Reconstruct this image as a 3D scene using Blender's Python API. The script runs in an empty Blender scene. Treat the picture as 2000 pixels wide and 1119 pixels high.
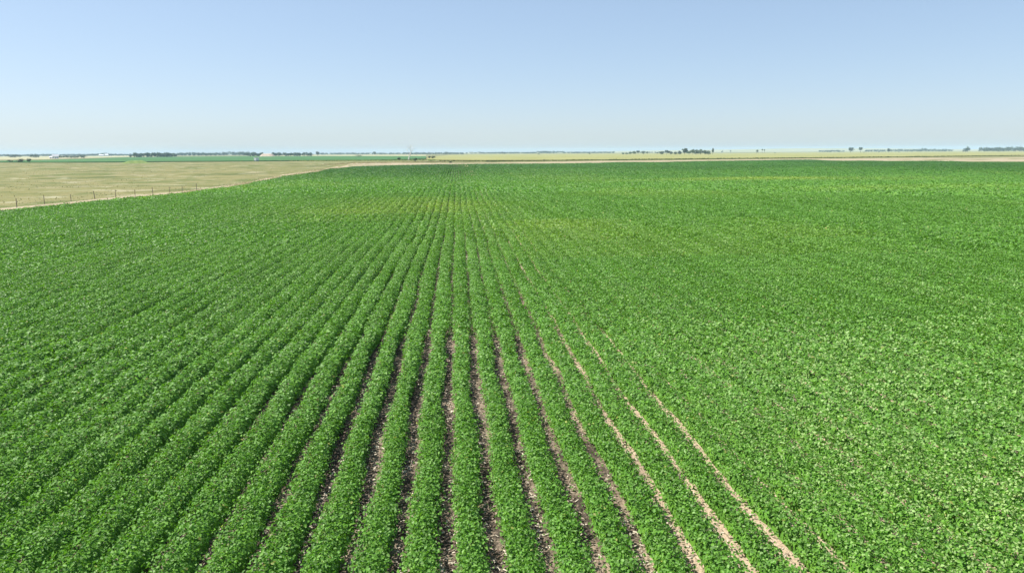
import bpy, math, random
import numpy as np
from mathutils import Vector, Matrix

# ------------------------------------------------------------------ camera, sky, sun, exposure
scene = bpy.context.scene
rng = np.random.default_rng(7)
random.seed(7)
PI = math.pi
H = 6.45                      # camera height above the soil, metres (from 0.762 m row spacing)
PW, PH, F = 2000.0, 1119.0, 1376.0
HOR0, HORS = 303.0, -0.0051   # photographed horizon: y = HOR0 + HORS * x
VPX = 893.0                   # vanishing point of the crop rows (world +Y)

cd = bpy.data.cameras.new('camera')
cam = bpy.data.objects.new('camera', cd)
scene.collection.objects.link(cam)
cd.sensor_width = 36.0
cd.lens = 36.0 * F / PW
cd.clip_start = 0.1
cd.clip_end = 60000.0
pitch = math.atan((PH / 2 - (HOR0 + HORS * 1000)) / F)
roll = math.atan(-HORS)
yaw = math.atan((1000.0 - VPX) / F * math.cos(pitch))
R = (Matrix.Rotation(-yaw, 4, 'Z') @ Matrix.Rotation(PI / 2 - pitch, 4, 'X') @ Matrix.Rotation(-roll, 4, 'Z'))
cam.matrix_world = Matrix.Translation((0, 0, H)) @ R
scene.camera = cam
RN = np.array(R.to_3x3())

SUN_EL = math.radians(57)
SUN_AZ = math.radians(-76)            # clockwise from +Y (negative: towards -X)
world = bpy.data.worlds.new('World')
scene.world = world
world.use_nodes = True
nt = world.node_tree
bg = nt.nodes['Background']
sky = nt.nodes.new('ShaderNodeTexSky')
sky.sky_type = 'NISHITA'
sky.sun_disc = False
sky.sun_elevation = SUN_EL
sky.sun_rotation = SUN_AZ
sky.altitude = 300
sky.air_density = 0.85
sky.dust_density = 1.0
sky.ozone_density = 7.0
gam = nt.nodes.new('ShaderNodeGamma')
gam.inputs[1].default_value = 0.59         # softer, paler summer sky
nt.links.new(sky.outputs[0], gam.inputs[0])
nt.links.new(gam.outputs[0], bg.inputs[0])
bg.inputs[1].default_value = 0.15

sl = bpy.data.lights.new('sun', 'SUN')
sl.energy = 3.85
sl.angle = math.radians(0.53)
sl.color = (1.0, 0.955, 0.89)
so = bpy.data.objects.new('sun', sl)
scene.collection.objects.link(so)
sdir = Vector((math.sin(SUN_AZ) * math.cos(SUN_EL), math.cos(SUN_AZ) * math.cos(SUN_EL), math.sin(SUN_EL)))
so.rotation_euler = sdir.to_track_quat('Z', 'Y').to_euler()
so.location = (0, 0, 60)

vs = scene.view_settings
vs.view_transform = 'Standard'
vs.look = 'None'
vs.gamma = 1.0
vs.use_curve_mapping = False
vs.exposure = 1.1
scene.cycles.max_bounces = 6
scene.cycles.volume_bounces = 1
scene.cycles.transparent_max_bounces = 8
scene.cycles.use_denoising = True
scene.cycles.denoiser = 'OPENIMAGEDENOISE'
scene.cycles.denoising_prefilter = 'ACCURATE'
scene.render.filter_size = 1.5

# ------------------------------------------------------------------ helpers
def smooth(a, b, x):
    t = np.clip((np.asarray(x, float) - a) / (b - a), 0, 1)
    return t * t * (3 - 2 * t)

def terr(x, y):
    """gentle swells of the field, metres"""
    x = np.asarray(x, float); y = np.asarray(y, float)
    fade = smooth(35, 120, y) * (1 - smooth(440, 540, y))
    return fade * (0.30 * np.sin(2 * PI * (y - 215 + 0.10 * x) / 135) + 0.10 * np.sin(2 * PI * (y - 0.5 * x) / 58 + 1.0)
                   + 0.10 * np.sin(2 * PI * (x + 0.3 * y) / 90))

def ray(px, py):
    c = np.array([(px - PW / 2) / F, -(py - PH / 2) / F, -1.0])
    d = RN @ c
    return d / np.linalg.norm(d)

def ground_at(px, py, z=0.0):
    """the point of the terrain (raised by z) seen at a photo pixel"""
    d = ray(px, py)
    d[2] = min(d[2], -0.0007)
    zz = z
    for _ in range(12):
        t = (H - zz) / -d[2]
        p = d * t
        zz = 0.6 * zz + 0.4 * (z + float(terr(p[0], p[1])))
    t = (H - zz) / -d[2]
    return np.array([d[0] * t, d[1] * t, zz])

def horizon(px):
    return HOR0 + HORS * px

def at_dist(px, dist):
    """ground point in the pixel column px, dist metres away along the ground"""
    d = ray(px, horizon(px))
    k = dist / math.hypot(d[0], d[1])
    return np.array([d[0] * k, d[1] * k, float(terr(d[0] * k, d[1] * k))])

def lattice(seed, n=64):
    return np.random.default_rng(seed).random((n, n))
_L = [lattice(i) for i in range(6)]
def vnoise(x, y, scale, k=0):
    L = _L[k]; n = L.shape[0]
    u = np.asarray(x, float) / scale; v = np.asarray(y, float) / scale
    i = np.floor(u).astype(int); j = np.floor(v).astype(int)
    a = u - i; b = v - j
    a = a * a * (3 - 2 * a); b = b * b * (3 - 2 * b)
    g = lambda p, q: L[p % n, q % n]
    return ((g(i, j) * (1 - a) + g(i + 1, j) * a) * (1 - b) + (g(i, j + 1) * (1 - a) + g(i + 1, j + 1) * a) * b)

def tag(o, label=None, cat=None, group=None, kind=None):
    if label: o['label'] = label
    if cat: o['category'] = cat
    if group: o['group'] = group
    if kind: o['kind'] = kind
    return o

def link(o, parent=None):
    scene.collection.objects.link(o)
    if parent is not None:
        o.parent = parent
    return o

def empty(name, loc=(0, 0, 0), rz=0.0):
    o = bpy.data.objects.new(name, None)
    o.location = loc
    o.rotation_euler = (0, 0, rz)
    o.empty_display_size = 0.3
    return link(o)

def np_mesh(name, verts, quads=None, tris=None, mat=None, col=None):
    me = bpy.data.meshes.new(name)
    nv = len(verts)
    idx = []; starts = []; tot = 0
    if quads is not None and len(quads):
        idx.append(np.asarray(quads).reshape(-1)); starts.append(np.arange(len(quads)) * 4); tot += len(quads) * 4
    if tris is not None and len(tris):
        idx.append(np.asarray(tris).reshape(-1)); starts.append(tot + np.arange(len(tris)) * 3); tot += len(tris) * 3
    idx = np.concatenate(idx).astype(np.int32); starts = np.concatenate(starts).astype(np.int32)
    me.vertices.add(nv); me.vertices.foreach_set('co', np.asarray(verts, np.float32).reshape(-1))
    me.loops.add(len(idx)); me.loops.foreach_set('vertex_index', idx)
    me.polygons.add(len(starts)); me.polygons.foreach_set('loop_start', starts)
    if col is not None:
        a = me.attributes.new('col', 'FLOAT_COLOR', 'POINT')
        c4 = np.ones((nv, 4), np.float32); c4[:, :3] = col
        a.data.foreach_set('color', c4.reshape(-1))
    me.update(calc_edges=True)
    if mat: me.materials.append(mat)
    return me

def obj(name, me, parent=None, loc=(0, 0, 0)):
    o = bpy.data.objects.new(name, me)
    o.location = loc
    return link(o, parent)

class MB:
    """collects simple shapes into one mesh"""
    def __init__(self): self.v = []; self.f = []
    def add(self, vs, fs):
        b = len(self.v); self.v += [tuple(p) for p in vs]; self.f += [tuple(i + b for i in q) for q in fs]
    def box(self, c, s, rz=0.0):
        x, y, z = c; a, b, h = s[0] / 2, s[1] / 2, s[2] / 2
        cr, sr = math.cos(rz), math.sin(rz)
        P = [(sx * a, sy * b, sz * h) for sz in (-1, 1) for sy in (-1, 1) for sx in (-1, 1)]
        P = [(x + p * cr - q * sr, y + p * sr + q * cr, z + r) for p, q, r in P]
        self.add(P, [(0, 2, 3, 1), (4, 5, 7, 6), (0, 1, 5, 4), (2, 6, 7, 3), (0, 4, 6, 2), (1, 3, 7, 5)])
    def tube(self, p, q, r0, r1, n=6, cap=True):
        p = Vector(p); q = Vector(q); d = (q - p)
        if d.length < 1e-6: return
        d.normalize()
        a = d.orthogonal().normalized(); b = d.cross(a)
        vs_ = []
        for c, r in ((p, r0), (q, r1)):
            for i in range(n):
                t = 2 * PI * i / n
                vs_.append(c + a * (r * math.cos(t)) + b * (r * math.sin(t)))
        fs = [(i, (i + 1) % n, n + (i + 1) % n, n + i) for i in range(n)]
        if cap: fs += [tuple(reversed(range(n))), tuple(range(n, 2 * n))]
        self.add(vs_, fs)
    def lathe(self, prof, n=24, c=(0, 0, 0)):
        vs_ = []
        for r, z in prof:
            for i in range(n):
                t = 2 * PI * i / n
                vs_.append((c[0] + r * math.cos(t), c[1] + r * math.sin(t), c[2] + z))
        fs = []
        for k in range(len(prof) - 1):
            for i in range(n):
                fs.append((k * n + i, k * n + (i + 1) % n, (k + 1) * n + (i + 1) % n, (k + 1) * n + i))
        fs.append(tuple(reversed(range(n)))); fs.append(tuple(range((len(prof) - 1) * n, len(prof) * n)))
        self.add(vs_, fs)
    def build(self, name, mat, parent=None, loc=(0, 0, 0)):
        me = bpy.data.meshes.new(name)
        me.from_pydata(self.v, [], self.f); me.update()
        me.materials.append(mat)
        return obj(name, me, parent, loc)

# ------------------------------------------------------------------ materials
def new_mat(name):
    m = bpy.data.materials.new(name); m.use_nodes = True
    return m, m.node_tree.nodes, m.node_tree.links, m.node_tree.nodes['Principled BSDF']

def plain(name, col, rough=0.7, spec=0.3, var=0.25, scale=3.0):
    m, N, Lk, P = new_mat(name)
    tc = N.new('ShaderNodeTexCoord'); nz = N.new('ShaderNodeTexNoise')
    nz.inputs['Scale'].default_value = scale; nz.inputs['Detail'].default_value = 5
    rp = N.new('ShaderNodeValToRGB')
    rp.color_ramp.elements[0].position = 0.3; rp.color_ramp.elements[1].position = 0.72
    rp.color_ramp.elements[0].color = (*[c * (1 - var) for c in col], 1)
    rp.color_ramp.elements[1].color = (*[min(1, c * (1 + var)) for c in col], 1)
    Lk.new(tc.outputs['Object'], nz.inputs['Vector']); Lk.new(nz.outputs['Fac'], rp.inputs[0])
    Lk.new(rp.outputs[0], P.inputs['Base Color'])
    P.inputs['Roughness'].default_value = rough; P.inputs['Specular IOR Level'].default_value = spec
    return m

def leaf_mat(name, tint=(1, 1, 1), trans=0.25, rough=0.42, spec=0.5, through=(1.25, 1.3, 0.6)):
    """leaf blades: plant-to-plant colour in the attribute 'col', some light passes through"""
    m, N, Lk, P = new_mat(name)
    at = N.new('ShaderNodeAttribute'); at.attribute_name = 'col'
    mx = N.new('ShaderNodeMix'); mx.data_type = 'RGBA'; mx.blend_type = 'MULTIPLY'; mx.inputs[0].default_value = 1
    mx.inputs[7].default_value = (*tint, 1)
    Lk.new(at.outputs['Color'], mx.inputs[6])
    oi = N.new('ShaderNodeObjectInfo'); mo = N.new('ShaderNodeMix'); mo.data_type = 'RGBA'; mo.blend_type = 'MULTIPLY'; mo.inputs[0].default_value = 1
    Lk.new(mx.outputs[2], mo.inputs[6]); Lk.new(oi.outputs['Color'], mo.inputs[7]); mx = mo
    Lk.new(mx.outputs[2], P.inputs['Base Color'])
    P.inputs['Roughness'].default_value = rough; P.inputs['Specular IOR Level'].default_value = spec
    tr = N.new('ShaderNodeBsdfTranslucent')
    m2 = N.new('ShaderNodeMix'); m2.data_type = 'RGBA'; m2.blend_type = 'MULTIPLY'; m2.inputs[0].default_value = 1
    m2.inputs[7].default_value = (*through, 1)
    Lk.new(mx.outputs[2], m2.inputs[6]); Lk.new(m2.outputs[2], tr.inputs['Color'])
    ms = N.new('ShaderNodeMixShader'); ms.inputs[0].default_value = trans
    Lk.new(P.outputs[0], ms.inputs[1]); Lk.new(tr.outputs[0], ms.inputs[2])
    Lk.new(ms.outputs[0], N['Material Output'].inputs['Surface'])
    return m

def layered(name, stops, scale, detail=8, rough=0.9, second=None, bump=0.0, bump_scale=1.0, stretch=(1, 1, 1)):
    """large-scale noise through a colour ramp, optional second noise laying patches over it"""
    m, N, Lk, P = new_mat(name)
    geo = N.new('ShaderNodeNewGeometry'); mp = N.new('ShaderNodeMapping'); mp.inputs['Scale'].default_value = stretch
    Lk.new(geo.outputs['Position'], mp.inputs['Vector'])
    nz = N.new('ShaderNodeTexNoise'); nz.inputs['Scale'].default_value = scale; nz.inputs['Detail'].default_value = detail
    nz.inputs['Roughness'].default_value = 0.62
    Lk.new(mp.outputs[0], nz.inputs['Vector'])
    rp = N.new('ShaderNodeValToRGB')
    while len(rp.color_ramp.elements) < len(stops): rp.color_ramp.elements.new(0.5)
    for e, (p, c) in zip(rp.color_ramp.elements, stops):
        e.position = p; e.color = (*c, 1)
    Lk.new(nz.outputs['Fac'], rp.inputs[0])
    out = rp.outputs[0]
    if second:
        for sc, lo, hi, colr, amt in second:
            n2 = N.new('ShaderNodeTexNoise'); n2.inputs['Scale'].default_value = sc; n2.inputs['Detail'].default_value = 6
            n2.inputs['Roughness'].default_value = 0.6
            Lk.new(mp.outputs[0], n2.inputs['Vector'])
            mr = N.new('ShaderNodeMapRange'); mr.inputs[1].default_value = lo; mr.inputs[2].default_value = hi; mr.inputs[4].default_value = amt
            Lk.new(n2.outputs['Fac'], mr.inputs[0])
            mx = N.new('ShaderNodeMix'); mx.data_type = 'RGBA'; mx.inputs[7].default_value = (*colr, 1)
            Lk.new(mr.outputs[0], mx.inputs[0]); Lk.new(out, mx.inputs[6]); out = mx.outputs[2]
    Lk.new(out, P.inputs['Base Color'])
    P.inputs['Roughness'].default_value = rough; P.inputs['Specular IOR Level'].default_value = 0.15
    if bump:
        nb = N.new('ShaderNodeTexNoise'); nb.inputs['Scale'].default_value = bump_scale; nb.inputs['Detail'].default_value = 8
        Lk.new(geo.outputs['Position'], nb.inputs['Vector'])
        bp = N.new('ShaderNodeBump'); bp.inputs['Distance'].default_value = bump; bp.inputs['Strength'].default_value = 1.0
        Lk.new(nb.outputs['Fac'], bp.inputs['Height']); Lk.new(bp.outputs[0], P.inputs['Normal'])
    return m

M_soy = leaf_mat('soybean_leaf', trans=0.30, rough=0.54, spec=0.32)
M_soyhull = leaf_mat('soybean_inner_leaf', trans=0.1, rough=0.6, spec=0.2)
M_residue = leaf_mat('dry_straw', trans=0.05, rough=0.8, spec=0.1)
M_grassblade = leaf_mat('dry_grass_blade', through=(1.1, 1.1, 1.0), trans=0.4, rough=0.7, spec=0.1)
M_treeleaf = leaf_mat('tree_leaf', trans=0.2, rough=0.6, spec=0.2)
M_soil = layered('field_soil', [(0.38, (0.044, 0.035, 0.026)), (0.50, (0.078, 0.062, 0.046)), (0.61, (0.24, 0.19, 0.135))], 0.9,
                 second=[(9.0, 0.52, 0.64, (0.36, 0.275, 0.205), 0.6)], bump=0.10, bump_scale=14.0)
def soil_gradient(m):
    # pale crust and painted sunlight towards +X, moist soil and painted shade near centre
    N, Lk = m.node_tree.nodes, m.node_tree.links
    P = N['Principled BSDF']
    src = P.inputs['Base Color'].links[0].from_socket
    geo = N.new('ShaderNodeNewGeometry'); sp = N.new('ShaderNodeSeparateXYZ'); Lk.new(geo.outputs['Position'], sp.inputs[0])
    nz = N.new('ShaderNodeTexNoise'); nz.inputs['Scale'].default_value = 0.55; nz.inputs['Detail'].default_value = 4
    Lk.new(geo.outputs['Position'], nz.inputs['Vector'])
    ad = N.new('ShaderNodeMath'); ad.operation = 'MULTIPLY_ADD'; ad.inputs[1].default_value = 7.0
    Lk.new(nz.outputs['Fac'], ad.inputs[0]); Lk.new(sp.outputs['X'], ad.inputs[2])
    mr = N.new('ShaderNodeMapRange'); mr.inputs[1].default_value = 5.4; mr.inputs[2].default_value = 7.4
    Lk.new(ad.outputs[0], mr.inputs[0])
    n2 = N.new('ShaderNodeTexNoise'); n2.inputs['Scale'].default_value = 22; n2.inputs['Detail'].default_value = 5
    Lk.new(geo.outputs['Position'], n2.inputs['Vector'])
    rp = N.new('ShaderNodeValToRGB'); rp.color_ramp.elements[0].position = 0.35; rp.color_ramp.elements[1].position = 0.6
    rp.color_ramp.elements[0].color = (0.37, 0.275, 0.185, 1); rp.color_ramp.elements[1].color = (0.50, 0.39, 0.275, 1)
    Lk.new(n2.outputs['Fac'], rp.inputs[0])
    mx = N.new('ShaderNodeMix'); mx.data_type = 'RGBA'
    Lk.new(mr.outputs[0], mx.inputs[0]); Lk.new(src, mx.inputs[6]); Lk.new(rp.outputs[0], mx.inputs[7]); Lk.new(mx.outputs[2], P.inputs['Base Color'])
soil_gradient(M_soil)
M_pasture = layered('dry_pasture', [(0.39, (0.088, 0.108, 0.030)), (0.46, (0.170, 0.168, 0.058)), (0.52, (0.215, 0.194, 0.084)), (0.58, (0.115, 0.135, 0.038))], 0.035,
                    second=[(0.11, 0.57, 0.64, (0.34, 0.32, 0.20), 0.9), (0.6, 0.5, 0.75, (0.13, 0.135, 0.055), 0.5), (0.055, 0.60, 0.70, (0.215, 0.175, 0.098), 0.7)],
                    bump=0.25, bump_scale=1.6)
M_track = layered('dirt_track', [(0.35, (0.27, 0.22, 0.14)), (0.6, (0.36, 0.30, 0.20))], 0.12,
                  second=[(0.5, 0.52, 0.7, (0.33, 0.31, 0.14), 0.6)], bump=0.12, bump_scale=2.0)
M_grassland = layered('pale_grassland', [(0.35, (0.205, 0.215, 0.070)), (0.5, (0.25, 0.248, 0.085)), (0.65, (0.285, 0.27, 0.105))], 0.02,
                      second=[(0.15, 0.5, 0.75, (0.19, 0.215, 0.08), 0.5)], bump=0.3, bump_scale=1.0)
M_farcrop = layered('far_green_crop', [(0.35, (0.040, 0.115, 0.030)), (0.65, (0.060, 0.155, 0.040))], 0.02, bump=0.4, bump_scale=1.2)
M_farfield = layered('far_pale_field', [(0.35, (0.26, 0.27, 0.13)), (0.65, (0.38, 0.34, 0.20))], 0.006)
M_farhill = layered('far_grass_hill', [(0.35, (0.22, 0.235, 0.11)), (0.65, (0.34, 0.32, 0.18))], 0.004)
M_greenbank = layered('green_bank', [(0.35, (0.13, 0.19, 0.05)), (0.65, (0.20, 0.25, 0.075))], 0.5)
M_bark = plain('bark', (0.11, 0.085, 0.065), 0.9)
M_dead = plain('bleached_wood', (0.72, 0.68, 0.62), 0.8, var=0.2)
M_post = plain('weathered_post', (0.235, 0.185, 0.135), 0.9, var=0.4)
M_wire = plain('galvanised_wire', (0.35, 0.35, 0.34), 0.5)
M_white = plain('white_paint', (0.78, 0.78, 0.76), 0.5, var=0.06)
M_greyroof = plain('grey_roof', (0.42, 0.43, 0.45), 0.6, var=0.1)
M_glass = plain('window_glass', (0.04, 0.05, 0.06), 0.15, spec=0.6, var=0.1)
M_earth = layered('bare_earth', [(0.35, (0.40, 0.31, 0.22)), (0.65, (0.52, 0.42, 0.31))], 0.2)
M_concrete = plain('concrete', (0.38, 0.36, 0.33), 0.9)

# ------------------------------------------------------------------ the soybean field's outline on the ground
edge_left_px = [(-60, 417), (0, 410.7), (125, 399), (230, 387.5), (355, 377), (410, 369), (480, 360), (514, 352.5), (554, 343.5), (594, 339), (624, 335), (660, 329), (690, 325)]
edge_far_px = [(690, 325), (743, 323), (837, 321.2), (940, 320), (1060, 319.2), (1170, 318), (1310, 316), (1450, 313.6), (1520, 312.4), (1580, 311.8), (1650, 313.3), (1730, 314.8), (1800, 314.6), (1900, 316.3), (2000, 316), (2120, 316)]
EL = np.array([ground_at(px, py, 0.45) for px, py in edge_left_px])
EF = np.array([ground_at(px, py, 0.45) for px, py in edge_far_px])
_o = np.argsort(EL[:, 1]); EL = EL[_o]
_f = np.argsort(EF[:, 0]); EFs = EF[_f]
def x_left(y):
    return np.interp(y, EL[:, 1], EL[:, 0])
def y_far(x):
    return np.interp(x, EFs[:, 0], EFs[:, 1])
def in_field(x, y, m=0.0):
    return (x > x_left(y) + m) & (y < y_far(x) - m)

# ------------------------------------------------------------------ ground sheets
def grid_mesh(name, xs, ys, zfun, mat, keep=None):
    X, Y = np.meshgrid(xs, ys)
    Z = zfun(X, Y)
    V = np.stack([X, Y, Z], -1).reshape(-1, 3)
    nx = len(xs)
    i, j = np.meshgrid(np.arange(nx - 1), np.arange(len(ys) - 1))
    a = (j * nx + i).reshape(-1)
    Q = np.stack([a, a + 1, a + 1 + nx, a + nx], -1)
    if keep is not None:
        k = keep(X, Y).reshape(-1)
        Q = Q[k[Q].all(1)]
        used = np.unique(Q); mp = -np.ones(len(V), int); mp[used] = np.arange(len(used))
        V = V[used]; Q = mp[Q]
    me = np_mesh(name, V, quads=Q, mat=mat)
    me.polygons.foreach_set('use_smooth', np.ones(len(me.polygons), bool))
    return me

far = np.array([700, 900, 1300, 2000, 3200, 5200, 9000.0])
gx = np.concatenate([-far[::-1], np.arange(-520, 521, 6.0), far])
gy = np.concatenate([[-300, -120], np.arange(-40, 561, 4.0), far])
o = obj('ground', grid_mesh('ground', gx, gy, lambda x, y: terr(x, y), M_pasture))
tag(o, 'dry tan and green pasture ground reaching to the horizon', kind='structure')
sx = np.concatenate([np.arange(-70, 330, 2.0)]); sy = np.arange(4, 560, 3.0)
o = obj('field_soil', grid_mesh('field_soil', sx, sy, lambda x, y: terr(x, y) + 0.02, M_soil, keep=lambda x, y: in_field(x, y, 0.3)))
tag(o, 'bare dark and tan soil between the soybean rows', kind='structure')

def ribbon(name, lower, upper, mat, z, label, n=8):
    """a strip of ground between two photographed lines, laid on the terrain"""
    lo = np.array(lower, float); up = np.array(upper, float)
    xs = np.unique(np.concatenate([np.linspace(lo[0, 0], lo[-1, 0], 60), lo[:, 0]]))
    V = []; Q = []
    for k, x in enumerate(xs):
        a = np.interp(x, lo[:, 0], lo[:, 1]); b = np.interp(x, up[:, 0], up[:, 1])
        p = ground_at(x, a); q = ground_at(x, b)
        for t in range(n + 1):
            r = p + (q - p) * t / n
            V.append((r[0], r[1], float(terr(r[0], r[1])) + z))
    for k in range(len(xs) - 1):
        for t in range(n):
            a = k * (n + 1) + t
            Q.append((a, a + n + 1, a + n + 2, a + 1))
    o = obj(name, np_mesh(name, V, quads=Q, mat=mat))
    return tag(o, label, kind='structure')

allpx = edge_left_px + edge_far_px[1:]
low = [(x, y + 1.2) for x, y in allpx]
upt = [(-60, 3.4), (0, 3.2), (300, 2.4), (480, 2.2), (640, 2.6), (690, 6.0), (840, 2.2), (950, 1.2), (1150, 3.2), (1450, 1.6), (1560, 1.0), (1600, 1.2), (1700, 5.0), (1850, 6.5), (2000, 8.2), (2120, 9)]
up = [(x, y - np.interp(x, [u[0] for u in upt], [u[1] for u in upt])) for x, y in allpx]
ribbon('dirt_track', low, up, M_track, 0.03, 'pale tan dirt track along the edge of the soybean field')

def slab(name, poly, h, mat, label, z0=0.01, jag=0.0):
    """a block of standing vegetation on flat land: top face and sides, outline from photo pixels on the ground"""
    P = [ground_at(px, py) for px, py in poly]
    n = len(P)
    V = [(p[0], p[1], z0 - 0.3) for p in P] + [(p[0], p[1], h) for p in P]
    me = bpy.data.meshes.new(name)
    me.from_pydata(V, [], [tuple(range(n, 2 * n))] + [(i, (i + 1) % n, n + (i + 1) % n, n + i) for i in range(n)])
    me.update(); me.materials.append(mat)
    o = obj(name, me)
    return tag(o, label, kind='structure')

slab('pale_far_field', [(-150, 313.5), (0, 313), (95, 312), (170, 309.2), (250, 307.4), (330, 306.6), (330, 304.0), (250, 304.2), (95, 305.4), (0, 306), (-150, 306.6)], 0.30, M_farfield,
     'pale tan field strip before the farmhouse and far trees')
slab('far_green_field', [(-150, 318.2), (0, 318), (130, 318.2), (238, 317.6), (300, 317), (480, 316), (560, 315.2), (710, 314), (775, 313), (832, 311.2), (832, 306.2), (710, 305.6), (610, 305.8), (480, 305.8),
                         (345, 307), (250, 308), (160, 311.6), (75, 314.2), (0, 315.4), (-150, 316)], 0.65, M_farcrop, 'smooth dark green crop field beyond the pasture')
slab('tan_far_field', [(540, 305.2), (832, 305.4), (832, 302.8), (540, 303.2)], 0.25, M_farfield, 'thin pale tan field below the horizon behind the green crop')
slab('grassland', [(835, 312.5), (950, 314.3), (1100, 313.9), (1250, 312.3), (1450, 310.2), (1580, 309.0), (1750, 307.2), (2000, 304.2), (2150, 302.9), (2150, 295.0), (2000, 295.6), (1700, 297.2), (1450, 299.6), (1170, 300.6), (950, 301.6), (880, 303.4), (835, 308.2)],
     0.55, M_grassland, 'pale yellow-green grassland with tall dry grass')

# far swells of grass at the horizon on the sunrise side
hx = np.linspace(-900, 6500, 80); hy = np.linspace(4300, 8600, 24)
def hillz(x, y):
    a = 24 * np.exp(-((x - 2900) / 1500) ** 2) + 8 * np.exp(-((x - 5600) / 1200) ** 2) + 5 * np.exp(-((x - 300) / 700) ** 2)
    b = smooth(4300, 5900, y) * (1 - smooth(7400, 8600, y))
    return a * b * (0.8 + 0.4 * vnoise(x, y, 600)) - 0.4
o = obj('hills', grid_mesh('hills', hx, hy, hillz, M_farhill)); tag(o, 'low grey-tan grass swells along the horizon', kind='structure')

# ------------------------------------------------------------------ soybean rows
SP = 0.762
ROW0 = 0.10 * SP               # a row centre nearest the vanishing line
LOD0, SMAX = 16.0, 4.6
BASE = 1060.0                   # leaflets per square metre close by
def leaf_scale(d):
    return np.clip(d / LOD0, 1.0, SMAX)
def leaf_density(d):
    s = leaf_scale(d)
    return BASE / s ** 2 * np.where(d > 80, (80.0 / d) ** 1.45, 1.0)

def gap_width(x, y):
    g = (0.25 + 0.06 * np.exp(-((x - 5.0) / 0.6) ** 2)) * smooth(-8.0, -2.0, x) * (1 - smooth(5.2, 6.3, x)) + 0.105 + 0.07 * smooth(5, 7, x) * (1 - smooth(12, 22, x))
    g = np.where(x < -2, np.maximum(g, 0.08 * smooth(-22, -8, x) + 0.08 * smooth(-50, -20, x) + 0.06), g)
    g = g * (1 - 0.30 * smooth(16, 60, y))
    g = g + 0.16 * np.exp(-((x - 5.0) / 2.2) ** 2 - ((y - 55) / 6.0) ** 2)
    g = g + 0.07 * np.exp(-((x + 1.5) / 9) ** 2) * smooth(60, 75, y) * (1 - smooth(90, 110, y))
    g = g + 0.20 * smooth(6.5, 8, x) * (1 - smooth(12, 17, x)) * (1 - smooth(20, 32, y)) * smooth(0.40, 0.7, vnoise(x * 4, y, 0.9, 3))
    n = vnoise(x * 3.1 + 40, y, 2.2, 1) - 0.5
    n2 = vnoise(x * 2.3, y, 9.0, 2) - 0.5
    return np.maximum(g * (1 + 0.55 * n + 0.45 * n2), 0.02)

BASECOL = np.array([0.101, 0.248, 0.027])
def plant_tint(x, y):
    """leaf colour of the plants at a place: healthy green with paler, yellower patches of poorer soil"""
    n = vnoise(x, y, 26, 3) * 0.6 + vnoise(x, y * 0.8, 9, 4) * 0.4
    yel = smooth(0.55, 0.85, n) * 0.2
    yel = yel + 0.6 * np.exp(-((x + 7) / 11) ** 2 - ((y - 82) / 12) ** 2) * (0.5 + vnoise(x, y, 6, 5))
    yel = yel + 0.3 * np.exp(-((x - 9) / 6) ** 2 - ((y - 60) / 7) ** 2)
    yel = yel + 1.0 * np.exp(-((x - 72) / 34) ** 2 - ((y - 0.10 * (x - 72) - 158) / 11) ** 2) * (0.4 + 1.2 * vnoise(x, y, 13, 5))
    yel = yel + 0.25 * np.exp(-((x - 75) / 22) ** 2 - ((y - 108) / 7) ** 2)
    yel = np.clip(yel, 0, 1)[:, None]
    c = BASECOL * (1 - yel) + np.array([0.225, 0.335, 0.044]) * yel
    deep = smooth(115, 290, np.hypot(x - 30, y) + 40 * (vnoise(x, y, 40, 1) - 0.5))[:, None]      # leaf colour darkens towards the far end
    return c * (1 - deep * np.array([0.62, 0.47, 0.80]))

def sunlit_paling(x, y):
    """paler leaves near right: brightness of their sunlit side painted into the colour"""
    return smooth(2.5, 11, x) * (1 - smooth(9, 34, y)) * (0.45 + 0.9 * vnoise(x, y, 3.5, 2))

def leaf_variety(c, r, dry, far_):
    """leaf-to-leaf differences: age, undersides turned up, painted sunlit paling and yellowing leaves"""
    c = c * (0.62 + 0.76 * r[:, :1]) * np.where(r[:, :1] > 0.8, np.array([1.12, 1.0, 1.0]), 1.0)
    pale = r[:, 1:2] > (0.905 - 0.30 * dry + 0.07 * far_)[:, None]
    c = np.where(pale, c * 0.6 + np.array([0.130, 0.195, 0.070]) + dry[:, None] * np.array([0.13, 0.115, 0.07]), c)  # dry weights the sunlit brightness painted into pale leaves
    old = (r[:, 1:2] < 0.008)
    return np.where(old, np.array([0.24, 0.27, 0.06]) * (0.6 + 0.8 * r[:, :1]), c)

def plant_colour(x, y, r):
    return leaf_variety(plant_tint(x, y), r, sunlit_paling(x, y), smooth(30, 100, np.hypot(x, y)))

def row_range(xr):
    y0 = max(6.8, (-xr - 6) / 0.66 if xr < 0 else (xr - 6) / 0.90)
    y1 = float(y_far(xr))
    return y0, y1

def row_axis(xr, y):
    return xr + 0.05 * np.sin(y / 9.0 + 1.3) + 0.03 * np.sin(y / 3.7) + 0.035 * np.sin(y * 0.9 + xr * 7.0)

def canopy(xr, y, gap=None):
    h = 0.48 + 0.10 * (vnoise(y, xr * 5.0, 0.42, 0) - 0.5) + 0.10 * (vnoise(y, xr * 1.5, 4.0, 1) - 0.5)
    w = (SP - (gap_width(xr, y) if gap is None else gap)) / 2 + 0.085 * (vnoise(y, xr * 5.0 + 90, 0.42, 2) - 0.5)
    return h, w

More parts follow.
